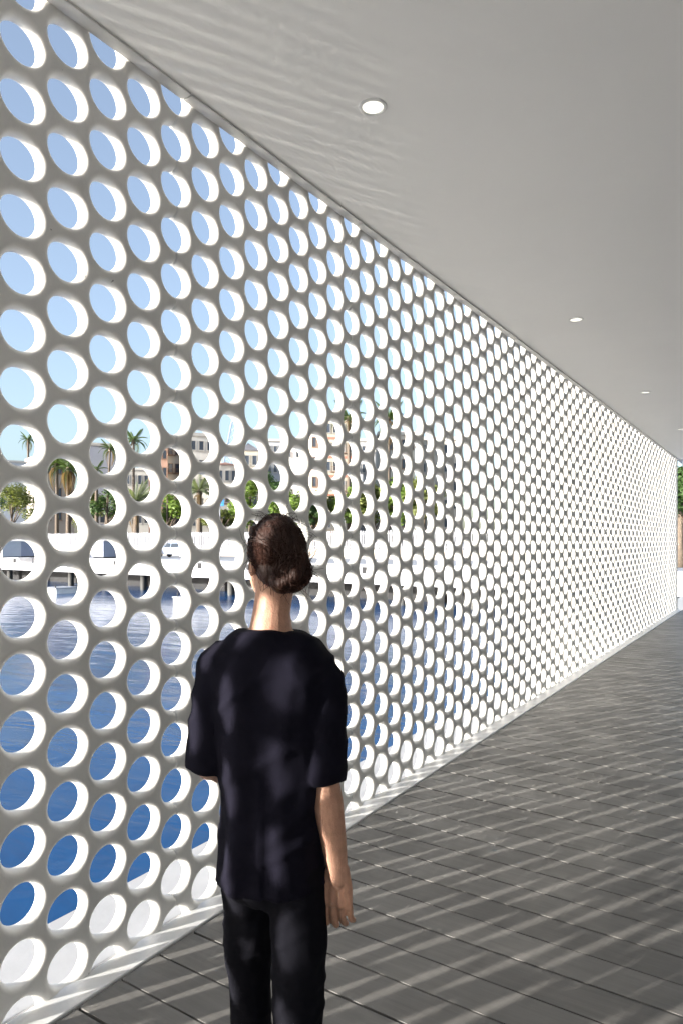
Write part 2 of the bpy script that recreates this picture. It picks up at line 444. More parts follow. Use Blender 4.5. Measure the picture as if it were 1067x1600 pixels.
def hand(bm, wrist, along, across, palmn):
    """along: wrist to knuckles; across: towards the thumb side; palmn: out of the palm"""
    along, across, palmn = along.normalized(), across.normalized(), palmn.normalized()
    def q(a, b, c): return wrist + along*a + across*b + palmn*c
    for b, r in ((-0.026, 0.0105), (-0.009, 0.0125), (0.009, 0.013), (0.025, 0.012)):
        tube(bm, [q(-0.005, b*0.55, 0), q(0.04, b*0.95, 0.001), q(0.082, b*1.08, 0.0)], [0.014, r+0.0015, r], 10, round_ends=True)
    for b, L, r, cu in ((0.0310, 0.072, 0.0080, 0.20), (0.0105, 0.081, 0.0083, 0.28), (-0.0110, 0.076, 0.0079, 0.36), (-0.0315, 0.060, 0.0069, 0.42)):
        p = q(0.080, b, 0.0); pts = [p]; ang = cu*0.45
        for f, k in ((0.45, 1.0), (0.31, 1.5), (0.24, 1.2)):
            d = along*math.cos(ang) + palmn*math.sin(ang)
            p = p + d*L*f; pts.append(p); ang += cu*k*0.75
        tube(bm, pts, [r*1.12, r*1.08, r*1.04, r*0.98], 10, round_ends=True)
    tube(bm, [q(0.012, 0.018, 0.006), q(0.042, 0.040, 0.016), q(0.068, 0.049, 0.022), q(0.090, 0.050, 0.024)], [0.0155, 0.0125, 0.0098, 0.0078], 10, round_ends=True)
bm = bmesh.new()
# skull, jaw, features
ellipsoid(bm, hp(-0.008, 0, 0.018), (0.086, 0.068, 0.086), HM)
ellipsoid(bm, hp(0.022, 0, -0.036), (0.060, 0.060, 0.070), HM)
ellipsoid(bm, hp(0.056, 0, -0.088), (0.022, 0.024, 0.018), HM)
tube(bm, [hp(0.078, 0, 0.018), hp(0.094, 0, -0.012), hp(0.100, 0, -0.026)], [0.008, 0.010, 0.012], 10, round_ends=True)
tube(bm, [hp(0.076, -0.018, -0.056), hp(0.083, 0, -0.056), hp(0.076, 0.018, -0.056)], [0.006, 0.008, 0.006], 8, round_ends=True)
tube(bm, [hp(0.074, -0.045, 0.022), hp(0.086, 0, 0.026), hp(0.074, 0.045, 0.022)], 0.008, 8, round_ends=True)
for s in (-1, 1):
    ellipsoid(bm, hp(-0.004, s*0.068, -0.018), (0.016, 0.009, 0.026), HM)
# neck, trunk, legs (mostly under cloth)
tube(bm, [hp(-0.018, 0, -0.045), Vector((-0.012, 0, 1.43)), Vector((-0.022, 0, 1.37))], [0.046, 0.045, 0.055], 18)
tube(bm, [(-0.02, 0.09, 1.315), (-0.024, 0.05, 1.355), (-0.024, 0, 1.375), (-0.024, -0.05, 1.350), (-0.02, -0.09, 1.305)], [0.024, 0.034, 0.045, 0.034, 0.024], 14, round_ends=True)
ring_loft(bm, [ell_ring((-0.015, 0, z), a, b) for z, a, b in ((1.33, .05, .085), (1.28, .075, .11), (1.15, .085, .105), (1.02, .075, .095), (0.94, .068, .088), (0.86, .060, .080), (0.83, .045, .06))])
for Sh, El, Wr in ((LS, LE, LW), (RS, RE, RW)):
    tube(bm, [Sh, Sh.lerp(El, .5), El, El.lerp(Wr, .3), El.lerp(Wr, .75), Wr, Wr + (Wr-El).normalized()*0.02], [.036, .036, .033, .036, .029, .0235, .022], 16, round_ends=True)
hand(bm, RW, Vector((0.10, 0.03, -1)), Vector((0.30, 0.95, 0.06)), Vector((0.95, -0.30, 0.08)))
hand(bm, LW, Vector((0.9, 0.05, -0.25)), Vector((0.2, -0.2, 0.95)), Vector((0.0, -1, -0.2)))
LEGS = {1: [(-0.0, 0.062, 0.86), (0.055, 0.072, 0.70), (0.105, 0.078, 0.47), (0.135, 0.08, 0.26), (0.165, 0.078, 0.085)],
        -1: [(-0.02, -0.062, 0.86), (-0.05, -0.070, 0.70), (-0.075, -0.074, 0.47), (-0.13, -0.075, 0.26), (-0.185, -0.073, 0.085)]}
for s in (1, -1):
    tube(bm, LEGS[s], [.048, .046, .040, .036, .030], 16, round_ends=True)
    a = Vector(LEGS[s][-1]); tube(bm, [a, a + Vector((0.06, 0, -0.035)), a + Vector((0.15, 0, -0.05))], [.032, .032, .022], 12, round_ends=True)
body = remeshed('body', bm, M['skin'], person, 0.0031, 2, 0.5)
for s in (-1, 1):
    bm = bmesh.new(); ellipsoid(bm, hp(0.064, s*0.027, 0.006), (0.010, 0.011, 0.008), HM, 12, 8)
    bm_obj('eye', bm, M['eye'], body, smooth=True)
# hair: cap, nape and loose bun
bm = bmesh.new()
ellipsoid(bm, hp(-0.020, 0, 0.026), (0.090, 0.077, 0.091), HM)
ellipsoid(bm, hp(-0.042, 0, -0.018), (0.062, 0.066, 0.066), HM)
tube(bm, [hp(0.022, -0.044, 0.070), hp(0.036, 0.0, 0.082), hp(0.022, 0.044, 0.070)], .022, 12, round_ends=True)
ellipsoid(bm, hp(-0.104, -0.008, -0.034), (0.040, 0.048, 0.046), HM)
ellipsoid(bm, hp(-0.092, 0.012, -0.058), (0.034, 0.040, 0.030), HM)
tube(bm, [hp(-0.08, -0.03, 0.0), hp(-0.120, -0.032, 0.0), hp(-0.140, -0.005, -0.04), hp(-0.118, 0.028, -0.066), hp(-0.08, 0.028, -0.06)], .017, 10, round_ends=True)
def hair_disp(p, n):
    q = HM.inverted() @ (p - HC)
    a = math.atan2(q.y, q.z+0.3)
    return 0.0022*noise.noise(Vector((a*90, q.x*9, 0))) + 0.004*noise.noise(p*32)
hair = remeshed('hair', bm, M['hair'], person, 0.0032, 3, 0.5, hair_disp)
# combed strands running back to the bun, strands wound round it, and fly-aways
bm = bmesh.new(); rs = random.Random(4)
CEN = Vector((-0.020, 0, 0.026)); RAD = Vector((0.092, 0.079, 0.093)); BUN = Vector((-0.104, -0.008, -0.034))
def on(d, k): return Vector((CEN.x+d.x*RAD.x*k, CEN.y+d.y*RAD.y*k, CEN.z+d.z*RAD.z*k))
def strand(pts, r): tube(bm, [hp(*p) for p in pts], [r, r, r*.9, r*.8, r*.6, r*.3][:len(pts)] if len(pts) <= 6 else r, 3)
endd = Vector((-.86, -.08, -.42)).normalized()
for i in range(1500):
    if i % 3: a = rs.uniform(-2.4, 2.4); d = Vector((.80, math.sin(a)*.85, .25+.85*abs(math.cos(a)))).normalized() if abs(a) < 1.6 else Vector((rs.uniform(-.3, .5), math.copysign(1, a), rs.uniform(-.55, .2))).normalized()
    else: d = Vector((rs.uniform(-.95, -.2), rs.uniform(-.8, .8), rs.uniform(-1.0, -.55))).normalized()
    k = rs.uniform(.985, 1.035); jit = Vector((0, rs.uniform(-.22, .22), rs.uniform(-.22, .22)))
    e = (endd + jit).normalized(); n = 6
    strand([on((d*(1-t)+e*t + Vector((0, 0, .10*math.sin(math.pi*t)))).normalized(), k + .015*math.sin(7*t+i)) for t in (j/(n-1) for j in range(n))], .0009)
for i in range(420):
    ax = Vector((rs.gauss(0, 1)*.6+.8, rs.gauss(0, .5), rs.gauss(0, .5))).normalized(); u, v = frame_of(ax); a0 = rs.uniform(0, 6.28); L = rs.uniform(1.2, 2.6); k = rs.uniform(.9, 1.07)
    off = ax*rs.uniform(-.02, .02)
    strand([BUN + off + Vector((c.x*.042, c.y*.050, c.z*.048))*k for c in (u*math.cos(a0+L*t)+v*math.sin(a0+L*t) for t in (0, .2, .4, .6, .8, 1))], .0010)
for i in range(420):
    bun = i < 190; a = rs.uniform(0, 2*math.pi); e = rs.uniform(-1.0, 1.2)
    d = Vector((math.cos(a)*math.cos(e), math.sin(a)*math.cos(e), math.sin(e)))
    if d.x > .35 and d.z < .6: continue
    p0 = BUN + d*.044 if bun else on(d, 1.0)
    tn = d.cross(Vector((rs.uniform(-1, 1), rs.uniform(-1, 1), rs.uniform(-1, 1)))).normalized(); L = rs.uniform(.02, .07); o_ = rs.uniform(.003, .020)
    strand([p0, p0+d*.006+tn*L*.3, p0+d*o_+tn*L*.6, p0+d*o_*1.3+tn*L], .0006)
for i in range(110):                                   # wisps at the nape
    d = Vector((rs.uniform(-.75, -.35), rs.uniform(-.75, .75), rs.uniform(-.95, -.7))).normalized(); p0 = on(d, .97); L = rs.uniform(.015, .045)
    q = Vector((rs.uniform(-.25, .1), rs.uniform(-.3, .3), -1)).normalized()
    strand([p0, p0+q*L*.4+d*.004, p0+q*L*.75+d*.004, p0+q*L], .0007)
sh = bm_obj('strands', bm, M['hair'], hair); sh['kind'] = 'stuff'
# loose top
def fold(p, n):
    a = math.atan2(p.y, p.x+.02)
    low = max(0, min(1, (1.30-p.z)/.5))
    v = 0.011*low*noise.noise(Vector((a*2.6, p.z*1.6, 2.0)))                      # long hanging folds
    v += 0.006*noise.noise(Vector((p.x*9+3, p.y*14, p.z*5)))
    q = noise.noise(Vector((p.y*7+p.z*9, p.z*4-p.y*3, p.x*4+5)))
    v += 0.0065*(1-min(1, abs(q)*4.5))                                            # pinched diagonal creases
    v += 0.0025*noise.noise(Vector((p.x*30, p.y*34, p.z*16)))
    return v
bm = bmesh.new()
ring_loft(bm, [ell_ring((x, 0, z), a, b, 32, 2.5) for z, a, b, x in (
    (0.795, .120, .131, -.010), (0.85, .117, .128, -.012), (0.94, .110, .121, -.014), (1.05, .105, .116, -.018), (1.16, .110, .124, -.018),
    (1.25, .108, .138, -.018), (1.305, .094, .146, -.02), (1.345, .080, .128, -.022), (1.372, .070, .100, -.024), (1.385, .060, .080, -.024))])
for Sh, El in ((LS, LE), (RS, RE)):
    d = (El-Sh)
    tube(bm, [Sh + Vector((0, -0.03 if Sh.y > 0 else 0.03, 0.008)), Sh + d*.12, Sh + d*.5, Sh + d*.85, Sh + d*1.06], [.054, .057, .054, .051, .050], 22)
shirt = remeshed('shirt', bm, M['shirt'], person, 0.0075, 5, 0.5, fold)
# trousers
bm = bmesh.new()
ring_loft(bm, [ell_ring((-0.012, 0, z), a, b) for z, a, b in ((0.96, .08, .098), (0.88, .090, .106), (0.82, .092, .112), (0.775, .080, .110), (0.74, .055, .09))])
for s in (1, -1):
    pts = [Vector(p) for p in LEGS[s]]
    pts = [pts[0], pts[0].lerp(pts[1], .5), pts[1], pts[1].lerp(pts[2], .5), pts[2], pts[2].lerp(pts[3], .5), pts[3], pts[3].lerp(pts[4], .85)]
    tube(bm, pts, [.066, .069, .068, .061, .055, .053, .051, .048], 20)
remeshed('trousers', bm, M['trous'], person, 0.0075, 12, 0.5, lambda p, n: 0.6*fold(p*1.3, n))
for s in (1, -1):
    a = Vector(LEGS[s][-1]); bm = bmesh.new()
    def sole(x, hw, h): return [Vector((a.x+x, a.y+hw*math.cos(t), max(0.0, h/2+h/2*math.sin(t)*1.05))) for t in (2*math.pi*k/16 for k in range(16))]
    ring_loft(bm, [sole(-.055, .018, .05), sole(-.045, .032, .085), sole(0.0, .037, .10), sole(.05, .038, .085), sole(.11, .043, .055), sole(.165, .036, .045), sole(.185, .016, .03)])
    bm_obj('shoe', bm, M['shoe'], person, smooth=True)

# ================================================================== FAR SHORE
# ---- fence: low wall with slats
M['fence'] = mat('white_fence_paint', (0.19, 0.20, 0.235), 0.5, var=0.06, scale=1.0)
M['beige'] = mat('beige_render', (0.34, 0.30, 0.26), 0.8, var=0.1, scale=0.6)
fx, fy0, fy1 = 53.0, 2.0, 105.0
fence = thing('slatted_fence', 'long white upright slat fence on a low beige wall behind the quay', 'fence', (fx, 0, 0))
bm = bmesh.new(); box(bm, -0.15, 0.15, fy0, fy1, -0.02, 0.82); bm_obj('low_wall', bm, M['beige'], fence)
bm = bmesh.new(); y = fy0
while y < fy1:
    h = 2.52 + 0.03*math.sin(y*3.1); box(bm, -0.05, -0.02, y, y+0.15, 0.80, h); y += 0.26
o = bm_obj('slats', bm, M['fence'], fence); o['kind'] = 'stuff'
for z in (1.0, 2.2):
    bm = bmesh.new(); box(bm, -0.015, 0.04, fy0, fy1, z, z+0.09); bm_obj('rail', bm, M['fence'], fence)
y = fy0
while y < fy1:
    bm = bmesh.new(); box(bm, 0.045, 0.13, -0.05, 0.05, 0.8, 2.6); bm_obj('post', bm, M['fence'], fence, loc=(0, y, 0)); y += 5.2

# ---- white storage boxes on the quay
M['metal'] = mat('white_sheet_metal', (0.45, 0.46, 0.49), 0.4, var=0.05, scale=2)
M['greym'] = mat('blue_grey_sheet', (0.24, 0.26, 0.33), 0.45, var=0.06, scale=2)
M['blk'] = mat('black_rubber', (0.015, 0.015, 0.016), 0.7)
def storage(px0, px1, depth, h, label, m, ribs=True):
    c = pix((px0+px1)/2, depth); L = (px1-px0)*depth/F*1.25
    t = thing('storage_box', label, 'box', (c.x, c.y, 0), R(-4), 'white boxes standing on the quay')
    bm = bmesh.new(); box(bm, -0.9, 0.9, -L/2, L/2, 0.10, h, 0.03); bm_obj('body', bm, m, t)
    bm = bmesh.new(); box(bm, -0.94, 0.94, -L/2-.04, L/2+.04, h+0.002, h+0.07, 0.01); bm_obj('lid', bm, M['metal'], t)
    n = max(2, int(L/0.35))
    if ribs:
        for i in range(n):
            bm = bmesh.new(); box(bm, -0.945, -0.903, -0.04, 0.04, 0.14, h-0.03); bm_obj('rib', bm, m, t, loc=(0, -L/2 + L*(i+.5)/n, 0))
    for yy in (-L/2+.2, L/2-.2):
        bm = bmesh.new(); box(bm, -0.8, 0.8, yy-.08, yy+.08, 0, 0.098); bm_obj('skid', bm, M['blk'], t)
storage(-32, 30, 66, 1.50, 'long white ribbed storage box beneath the broad green tree', M['metal'])
storage(31, 49, 67, 1.50, 'blue-grey ribbed storage box beside the long white one', M['greym'])
storage(153, 178, 64, 1.55, 'single smooth blue-grey storage box on the open quay', M['greym'], False)
# ---- floating pontoons under the quay
M['pont'] = mat('pontoon_white', (0.66, 0.66, 0.64), 0.6, var=0.1, scale=2)
for px, depth, lab in ((93, 57.5, 'white floating pontoon below the quay beside the slanting rope'), (303, 48.0, 'white floating pontoon below the quay under the parked car')):
    c = pix(px, depth); t = thing('pontoon', lab, 'pontoon', (c.x, c.y, WZ), 0, 'floats moored below the quay')
    bm = bmesh.new(); box(bm, -1.0, 1.0, -1.0, 1.0, -0.3, 0.42, 0.05); bm_obj('float', bm, M['pont'], t)
    bm = bmesh.new(); box(bm, -1.06, 1.06, -1.06, 1.06, 0.423, 0.50, 0.01); bm_obj('deck_board', bm, M['asph'], t)
    for yy in (-.7, .7):
        bm = bmesh.new(); tube(bm, [(-.85, yy, .5), (-.85, yy, .72), (-.80, yy, .76)], .05, 8); bm_obj('cleat', bm, M['blk'], t)
c0, c1 = pix(28, 66.5, 0.0), pix(40, 64, WZ-0.05)
c0.x, c1.x = QX-0.06, QX-1.6
bm = bmesh.new(); tube(bm, [c0 + (c1-c0)*k/8 + Vector((0, 0, -0.25*math.sin(math.pi*k/8))) for k in range(9)], .035, 6)
tag(bm_obj('mooring_rope', bm, M['fence']), 'pale mooring rope slanting from the quay edge into the water', 'rope')

# ---- car
M['carp'] = mat('silver_blue_paint', (0.20, 0.25, 0.36), 0.28, metal=0.35)
M['glass'] = mat('dark_glass', (0.03, 0.04, 0.055), 0.08)
M['rimm'] = mat('alloy', (0.55, 0.55, 0.57), 0.35, metal=0.8)
M['lampw'] = mat('clear_lamp', (0.75, 0.75, 0.75), 0.15); M['lampr'] = mat('red_lamp', (0.4, 0.02, 0.02), 0.2)
def car(loc, rz):
    t = thing('parked_car', 'small silver-blue hatchback parked side-on along the quay', 'car', loc, rz)
    L, W = 3.9, 1.66                         # car points along +y
    lower = [(1.95, .32), (1.97, .55), (1.90, .72), (1.05, .92), (-1.85, .95), (-1.95, .75), (-1.93, .34)]
    upper = [(1.02, .90), (.35, 1.40), (-.15, 1.47), (-1.25, 1.44), (-1.86, .94)]
    def prism(prof, hw0, hw1, zref):
        bm = bmesh.new(); n = len(prof)
        def hw(z): return hw0 + (hw1-hw0)*max(0, min(1, (z-zref[0])/(zref[1]-zref[0])))
        ring_loft(bm, [[Vector((s*hw(z), y, z)) for y, z in prof] for s in (-1, 1)])
        bmesh.ops.bevel(bm, geom=list(bm.edges), offset=.035, segments=2, affect='EDGES'); return bm
    bodyo = bm_obj('body', prism(lower, .79, .83, (.3, .7)), M['carp'], t, smooth=False)
    bm_obj('cabin', prism(upper, .80, .62, (.9, 1.45)), M['carp'], t)
    for s in (-1, 1):
        for y0, y1, ya, yb in ((.78, .05, .40, .05), (-.03, -.85, -.03, -.85), (-.93, -1.58, -.93, -1.30)):
            bm = bmesh.new()
            pts = [(s*.795, y0, .97), (s*.795, y1, .97), (s*.672, yb, 1.36), (s*.672, ya, 1.36)]
            v = [bm.verts.new(Vector(p)) for p in pts] + [bm.verts.new(Vector(p)-Vector((s*.03, 0, 0))) for p in pts]
            for q in ((0, 1, 2, 3), (7, 6, 5, 4), (0, 4, 5, 1), (1, 5, 6, 2), (2, 6, 7, 3), (3, 7, 4, 0)): bm.faces.new([v[i] for i in q])
            bm_obj('side_window', bm, M['glass'], t)
        for y0, y1 in ((.90, .02), (.0, -.90)):
            bm = bmesh.new(); box(bm, s*.832-.006, s*.832+.006, y1+.02, y0-.02, .42, .90); d = bm_obj('door', bm, M['carp'], t)
            bm = bmesh.new(); box(bm, s*.845-.012, s*.845+.012, y1+.06, y1+.22, .80, .83); bm_obj('handle', bm, M['blk'], d)
        bm = bmesh.new(); box(bm, s*.62-.14, s*.62+.14, 1.90, 1.975, .60, .72, .01); bm_obj('headlight', bm, M['lampw'], t)
        bm = bmesh.new(); box(bm, s*.68-.08, s*.68+.08, -1.965, -1.90, .66, .92, .01); bm_obj('tail_light', bm, M['lampr'], t)
        for yw in (1.22, -1.22):
            bm = bmesh.new(); tube(bm, [(s*.67, yw, .30), (s*.72, yw, .30), (s*.83, yw, .30), (s*.855, yw, .30)], [.27, .30, .30, .27], 22)
            wh = bm_obj('wheel', bm, M['blk'], t, smooth=False)
            bm = bmesh.new(); tube(bm, [(s*.85, yw, .30), (s*.872, yw, .30)], [.20, .17], 18); bm_obj('rim', bm, M['rimm'], wh)
        bm = bmesh.new(); ellipsoid(bm, (s*.90, .80, 1.0), (.09, .05, .065), None, 10, 8); bm_obj('mirror', bm, M['carp'], t, smooth=True)
    for pts in ([(.66, 1.0, .95), (-.66, 1.0, .95), (-.56, .42, 1.37), (.56, .42, 1.37)], [(.66, -1.86, 1.0), (-.66, -1.86, 1.0), (-.56, -1.34, 1.40), (.56, -1.34, 1.40)]):
        bm = bmesh.new(); off = Vector((0, .06 if pts[0][1] > 0 else -.03, .03))
        v = [bm.verts.new(Vector(p)+off) for p in pts] + [bm.verts.new(Vector(p)-off) for p in pts]
        for q in ((0, 1, 2, 3), (7, 6, 5, 4), (0, 4, 5, 1), (1, 5, 6, 2), (2, 6, 7, 3), (3, 7, 4, 0)): bm.faces.new([v[i] for i in q])
        bm_obj('windscreen' if pts[0][1] > 0 else 'rear_window', bm, M['glass'], t)
    bm = bmesh.new(); box(bm, -.80, .80, 1.93, 2.03, .34, .52, .02); bm_obj('bumper', bm, M['carp'], t)
    bm = bmesh.new(); box(bm, -.80, .80, -2.02, -1.92, .36, .54, .02); bm_obj('bumper', bm, M['carp'], t)
    return t
cp = pix(274, 66.0); car((cp.x, cp.y, 0.0), R(12))

# ---- trees and palms
M['bark'] = mat('bark', (0.10, 0.075, 0.055), 0.9, var=0.3, scale=4, bump=0.4, bscale=12)
M['palmbark'] = mat('palm_bark', (0.11, 0.085, 0.065), 0.9, var=0.3, scale=5, stretch=(1, 1, 4), bump=0.5, bscale=10)
def leafmat(name, col):
    m = mat(name, col, 0.55, spec=0.3, var=0.45, scale=0.9)
    t = m.node_tree; b = t.nodes['Principled BSDF']
    tr = t.nodes.new('ShaderNodeBsdfTranslucent'); tr.inputs['Color'].default_value = (col[0]*1.6, col[1]*1.6, col[2]*.8, 1)
    mx = t.nodes.new('ShaderNodeMixShader'); mx.inputs[0].default_value = 0.3
    out = t.nodes['Material Output']
    t.links.new(b.outputs[0], mx.inputs[1]); t.links.new(tr.outputs[0], mx.inputs[2]); t.links.new(mx.outputs[0], out.inputs['Surface'])
    return m
M['leaf1'] = leafmat('olive_leaf', (0.12, 0.14, 0.04)); M['leaf2'] = leafmat('bright_leaf', (0.11, 0.17, 0.03)); M['leaf3'] = leafmat('dark_leaf', (0.045, 0.085, 0.025))
M['frond'] = leafmat('palm_leaf', (0.075, 0.115, 0.035)); M['dfrond'] = leafmat('dry_palm_leaf', (0.22, 0.15, 0.08)); M['gfrond'] = leafmat('grey_palm_leaf', (0.15, 0.18, 0.11))
def tree(px, depth, ytop, crown_w, bottom, m, label, seed, nleaf=2600, trunk_r=0.2, group='trees beyond the slatted fence'):
    rs = random.Random(seed); H = hgt(ytop, depth)
    c = pix(px, depth); t = thing('leafy_tree', label, 'tree', (c.x, c.y, 0), rs.uniform(0, 6), group)
    cz = (H+bottom)/2; rz = (H-bottom)/2; rw = crown_w/2
    bm = bmesh.new()
    tube(bm, [(0, 0, 0), (.05, .03, bottom*.6), (-.05, .05, cz), (0, 0, H-.3*rz)], [trunk_r*1.2, trunk_r, trunk_r*.6, .03], 8)
    clumps = []
    for i in range(15):
        a = rs.uniform(0, 6.28); e = math.asin(rs.uniform(-.75, .95)); k = rs.uniform(.55, .85)
        clumps.append(Vector((rw*k*math.cos(a)*math.cos(e), rw*k*math.sin(a)*math.cos(e), cz + rz*k*math.sin(e))))
    for q in clumps[:9]:
        s = Vector((0, 0, max(bottom*.55, q.z - rw*.9)))
        tube(bm, [s, s.lerp(q, .5)+Vector((0, 0, .12)), q], [trunk_r*.45, trunk_r*.28, .03], 6)
    bm_obj('trunk', bm, M['bark'], t, smooth=True)
    vs, fs = [], []
    for i in range(nleaf):
        q = rs.choice(clumps); d = Vector((rs.gauss(0, 1), rs.gauss(0, 1), rs.gauss(0, 1))).normalized()
        p = q + Vector((d.x*rw*.36, d.y*rw*.36, d.z*rz*.34))*rs.uniform(.35, 1)
        n = (d + Vector((rs.uniform(-.8, .8), rs.uniform(-.8, .8), rs.uniform(-.2, .9)))).normalized()
        a, b = frame_of(n); L = rs.uniform(.12, .24); ww = L*.55
        k = len(vs); vs += [p-a*L, p+b*ww, p+a*L, p-b*ww]; fs.append((k, k+1, k+2, k+3))
    me = bpy.data.meshes.new('crown'); me.from_pydata(vs, [], fs)
    mesh_obj('crown', me, m, t)
    return t
def frond_mesh(L, droop, m, seed, wid=0.5):
    rs = random.Random(seed); vs, fs = [], []
    n = 20; pts = []
    for i in range(n+1):
        s = i/n; pts.append(Vector((L*s*(1-.25*droop*s), 0, L*(.42*s - droop*.95*s*s))))
    def quad(a, b, c, d):
        k = len(vs); vs.extend([a, b, c, d]); fs.append((k, k+1, k+2, k+3))
    for i in range(n):
        w0, w1 = .05*(1-i/n)+.012, .05*(1-(i+1)/n)+.012
        quad(pts[i]+Vector((0, w0, 0)), pts[i]-Vector((0, w0, 0)), pts[i+1]-Vector((0, w1, 0)), pts[i+1]+Vector((0, w1, 0)))
        s = (i+.5)/n
        if s < .1: continue
        for sd in (-1, 1):
            for j in range(2):
                p = pts[i].lerp(pts[i+1], j*.5); ll = wid*L*.42*math.sin(math.pi*min(1, s*.85+.12))*rs.uniform(.85, 1.1)
                d = Vector((.55, sd*.8, -.28-.35*s)).normalized()*ll
                quad(p+Vector((-.03, 0, 0)), p+Vector((.05, 0, 0)), p+d+Vector((.015, 0, -.03)), p+d+Vector((-.005, 0, -.03)))
    me = bpy.data.meshes.new('frond'); me.from_pydata(vs, [], fs); me.materials.append(m)
    return me
FR = {'g': [frond_mesh(2.6, d, M['frond'], i) for i, d in enumerate((.25, .6, .95, 1.3))], 'd': [frond_mesh(2.3, d, M['dfrond'], 9+i) for i, d in enumerate((1.6, 2.0))],
      's': [frond_mesh(3.0, d, M['gfrond'], 20+i, .34) for i, d in enumerate((.15, .35, .6, .9))]}
def palm(px, depth, ycrown, label, seed, kind='g', size=1.0, dry=4, nf=22, trunk_r=.2, lean=0.0):
    rs = random.Random(seed); c = pix(px, depth); H = hgt(ycrown, depth)
    t = thing('palm_tree', label, 'palm', (c.x, c.y, 0), 0, 'palms beyond the slatted fence')
    bm = bmesh.new(); n = 14
    tube(bm, [(lean*math.sin(1.5*k/n), -lean*.6*(k/n)**2, H*k/n) for k in range(n+1)], [trunk_r*(1.25-.45*k/n + (.06 if k % 2 else 0)) for k in range(n+1)], 10)
    bm_obj('trunk', bm, M['palmbark'], t, smooth=True)
    top = Vector((lean*math.sin(1.5), -lean*.6, H))
    bm = bmesh.new(); ellipsoid(bm, top, (.32*size, .32*size, .45*size), None, 10, 8); bm_obj('crown_heart', bm, M['palmbark'], t, smooth=True)
    for i in range(nf):
        me = FR[kind][min(3, int(i/nf*4))]
        o = mesh_obj('frond', me, None, t, top + Vector((0, 0, .15*size)), (0, R(-42*(1-i/nf*1.5)), i*2.4+rs.uniform(-.2, .2))); o.scale = (size,)*3
    for i in range(dry):
        o = mesh_obj('dry_frond', FR['d'][i % 2], None, t, top - Vector((0, 0, .15)), (0, R(22), rs.uniform(0, 6.28))); o.scale = (size,)*3
    return t
palm(44, 118, 688, 'slender distant palm rising above low white roofs', 1, size=.75, nf=16)
palm(89, 94, 728, 'green-headed palm in front of the beige house', 2, size=1.15, trunk_r=.24)
palm(107, 92, 734, 'palm with a skirt of dry brown fronds', 3, size=1.1, dry=14, nf=14, trunk_r=.3)
palm(163, 100, 702, 'thin leaning palm before the blank pale-grey building', 4, size=.8, dry=5, nf=16, trunk_r=.17, lean=.7)
palm(209, 98, 690, 'tall palm whose head stands clear against the sky', 5, size=.95, dry=2, nf=18)
palm(213, 84, 786, 'short stout palm with grey-green upright fronds', 6, 's', 1.15, 3, 34, .34)
palm(312, 77, 770, 'short stout palm in front of the white house with a balcony', 7, 's', 1.1, 4, 28, .3)
palm(151, 90, 735, 'dark-trunked palm standing among the green trees', 8, size=.7, dry=6, nf=12, trunk_r=.24)
palm(545, 74, 655, 'lofty palm above the tall cream building with red bands', 9, size=1.0, nf=20)
palm(607, 78, 655, 'lofty palm above the hedge of street trees', 10, size=1.0, nf=20)
TL = [(18, 98, 752, 8.6, 3.2, 'leaf1', 'broad olive-green tree over the long white storage box'),
 (-25, 106, 745, 9.0, 3.0, 'leaf3', 'dark green tree next to the broad olive-green one'),
 (168, 90, 760, 5.4, 2.8, 'leaf3', 'dark bushy tree behind the dark-trunked palm'),
 (137, 94, 762, 4.8, 2.6, 'leaf1', 'loose olive tree between the dry-skirted and dark-trunked palms'),
 (262, 80, 768, 5.2, 2.8, 'leaf2', 'bright yellow-green tree behind the parked car'),
 (346, 76, 790, 4.6, 2.9, 'leaf1', 'small thin-crowned tree beside the blue sign'),
 (391, 72, 742, 4.6, 2.6, 'leaf2', 'tall bright tree under the slate-roofed tower'),
 (426, 70, 738, 4.2, 2.6, 'leaf3', 'dark-topped tree beside the plain white block'),
 (457, 68, 750, 4.0, 2.4, 'leaf2', 'round bright green tree before the plain white block'),
 (491, 68, 786, 3.2, 2.9, 'leaf3', 'small dark tree with a forked trunk by the fence'),
 (503, 70, 752, 4.2, 2.6, 'leaf1', 'olive street tree before the red-banded building'),
 (545, 70, 748, 4.6, 2.6, 'leaf2', 'yellow-green street tree under the lofty palm'),
 (585, 69, 748, 4.4, 2.6, 'leaf1', 'olive street tree at the middle of the street row'),
 (622, 68, 745, 4.4, 2.6, 'leaf2', 'yellow-green street tree in the street row beside the ivory house'),
 (662, 66, 742, 4.4, 2.6, 'leaf1', 'olive street tree at the end of the street row')]
for i, (px, dp, yt, cw, bt, lm, lab) in enumerate(TL):
    tree(px, dp, yt, cw, bt, M[lm], lab, 50+i)

# ---- buildings
M['pane'] = mat('window_glass', (0.05, 0.06, 0.08), 0.15)
M['frame'] = mat('window_surround', (0.42, 0.40, 0.37), 0.7)
M['frame2'] = mat('brown_shutter', (0.20, 0.13, 0.09), 0.7)
M['slate'] = mat('slate_roof', (0.20, 0.19, 0.20), 0.7, var=0.2, scale=1.0)
M['tile'] = mat('clay_roof', (0.32, 0.17, 0.12), 0.8, var=0.2, scale=1.0)
M['redband'] = mat('red_band', (0.42, 0.17, 0.12), 0.8)
def wallmat(name, col): return mat(name, tuple(c*.72 for c in col), 0.85, var=0.08, scale=0.35)
bm = bmesh.new()
for a in ((-.55, -.45, -.95, .95), (.45, .55, -.95, .95), (-.449, .449, .85, .95), (-.449, .449, -.95, -.85)): box(bm, -.10, .04, a[0], a[1], a[2], a[3])
box(bm, -.18, .04, -.65, .65, -1.06, -.952)
win_me = bpy.data.meshes.new('window'); bm.to_mesh(win_me); bm.free(); win_me.materials.append(M['frame'])
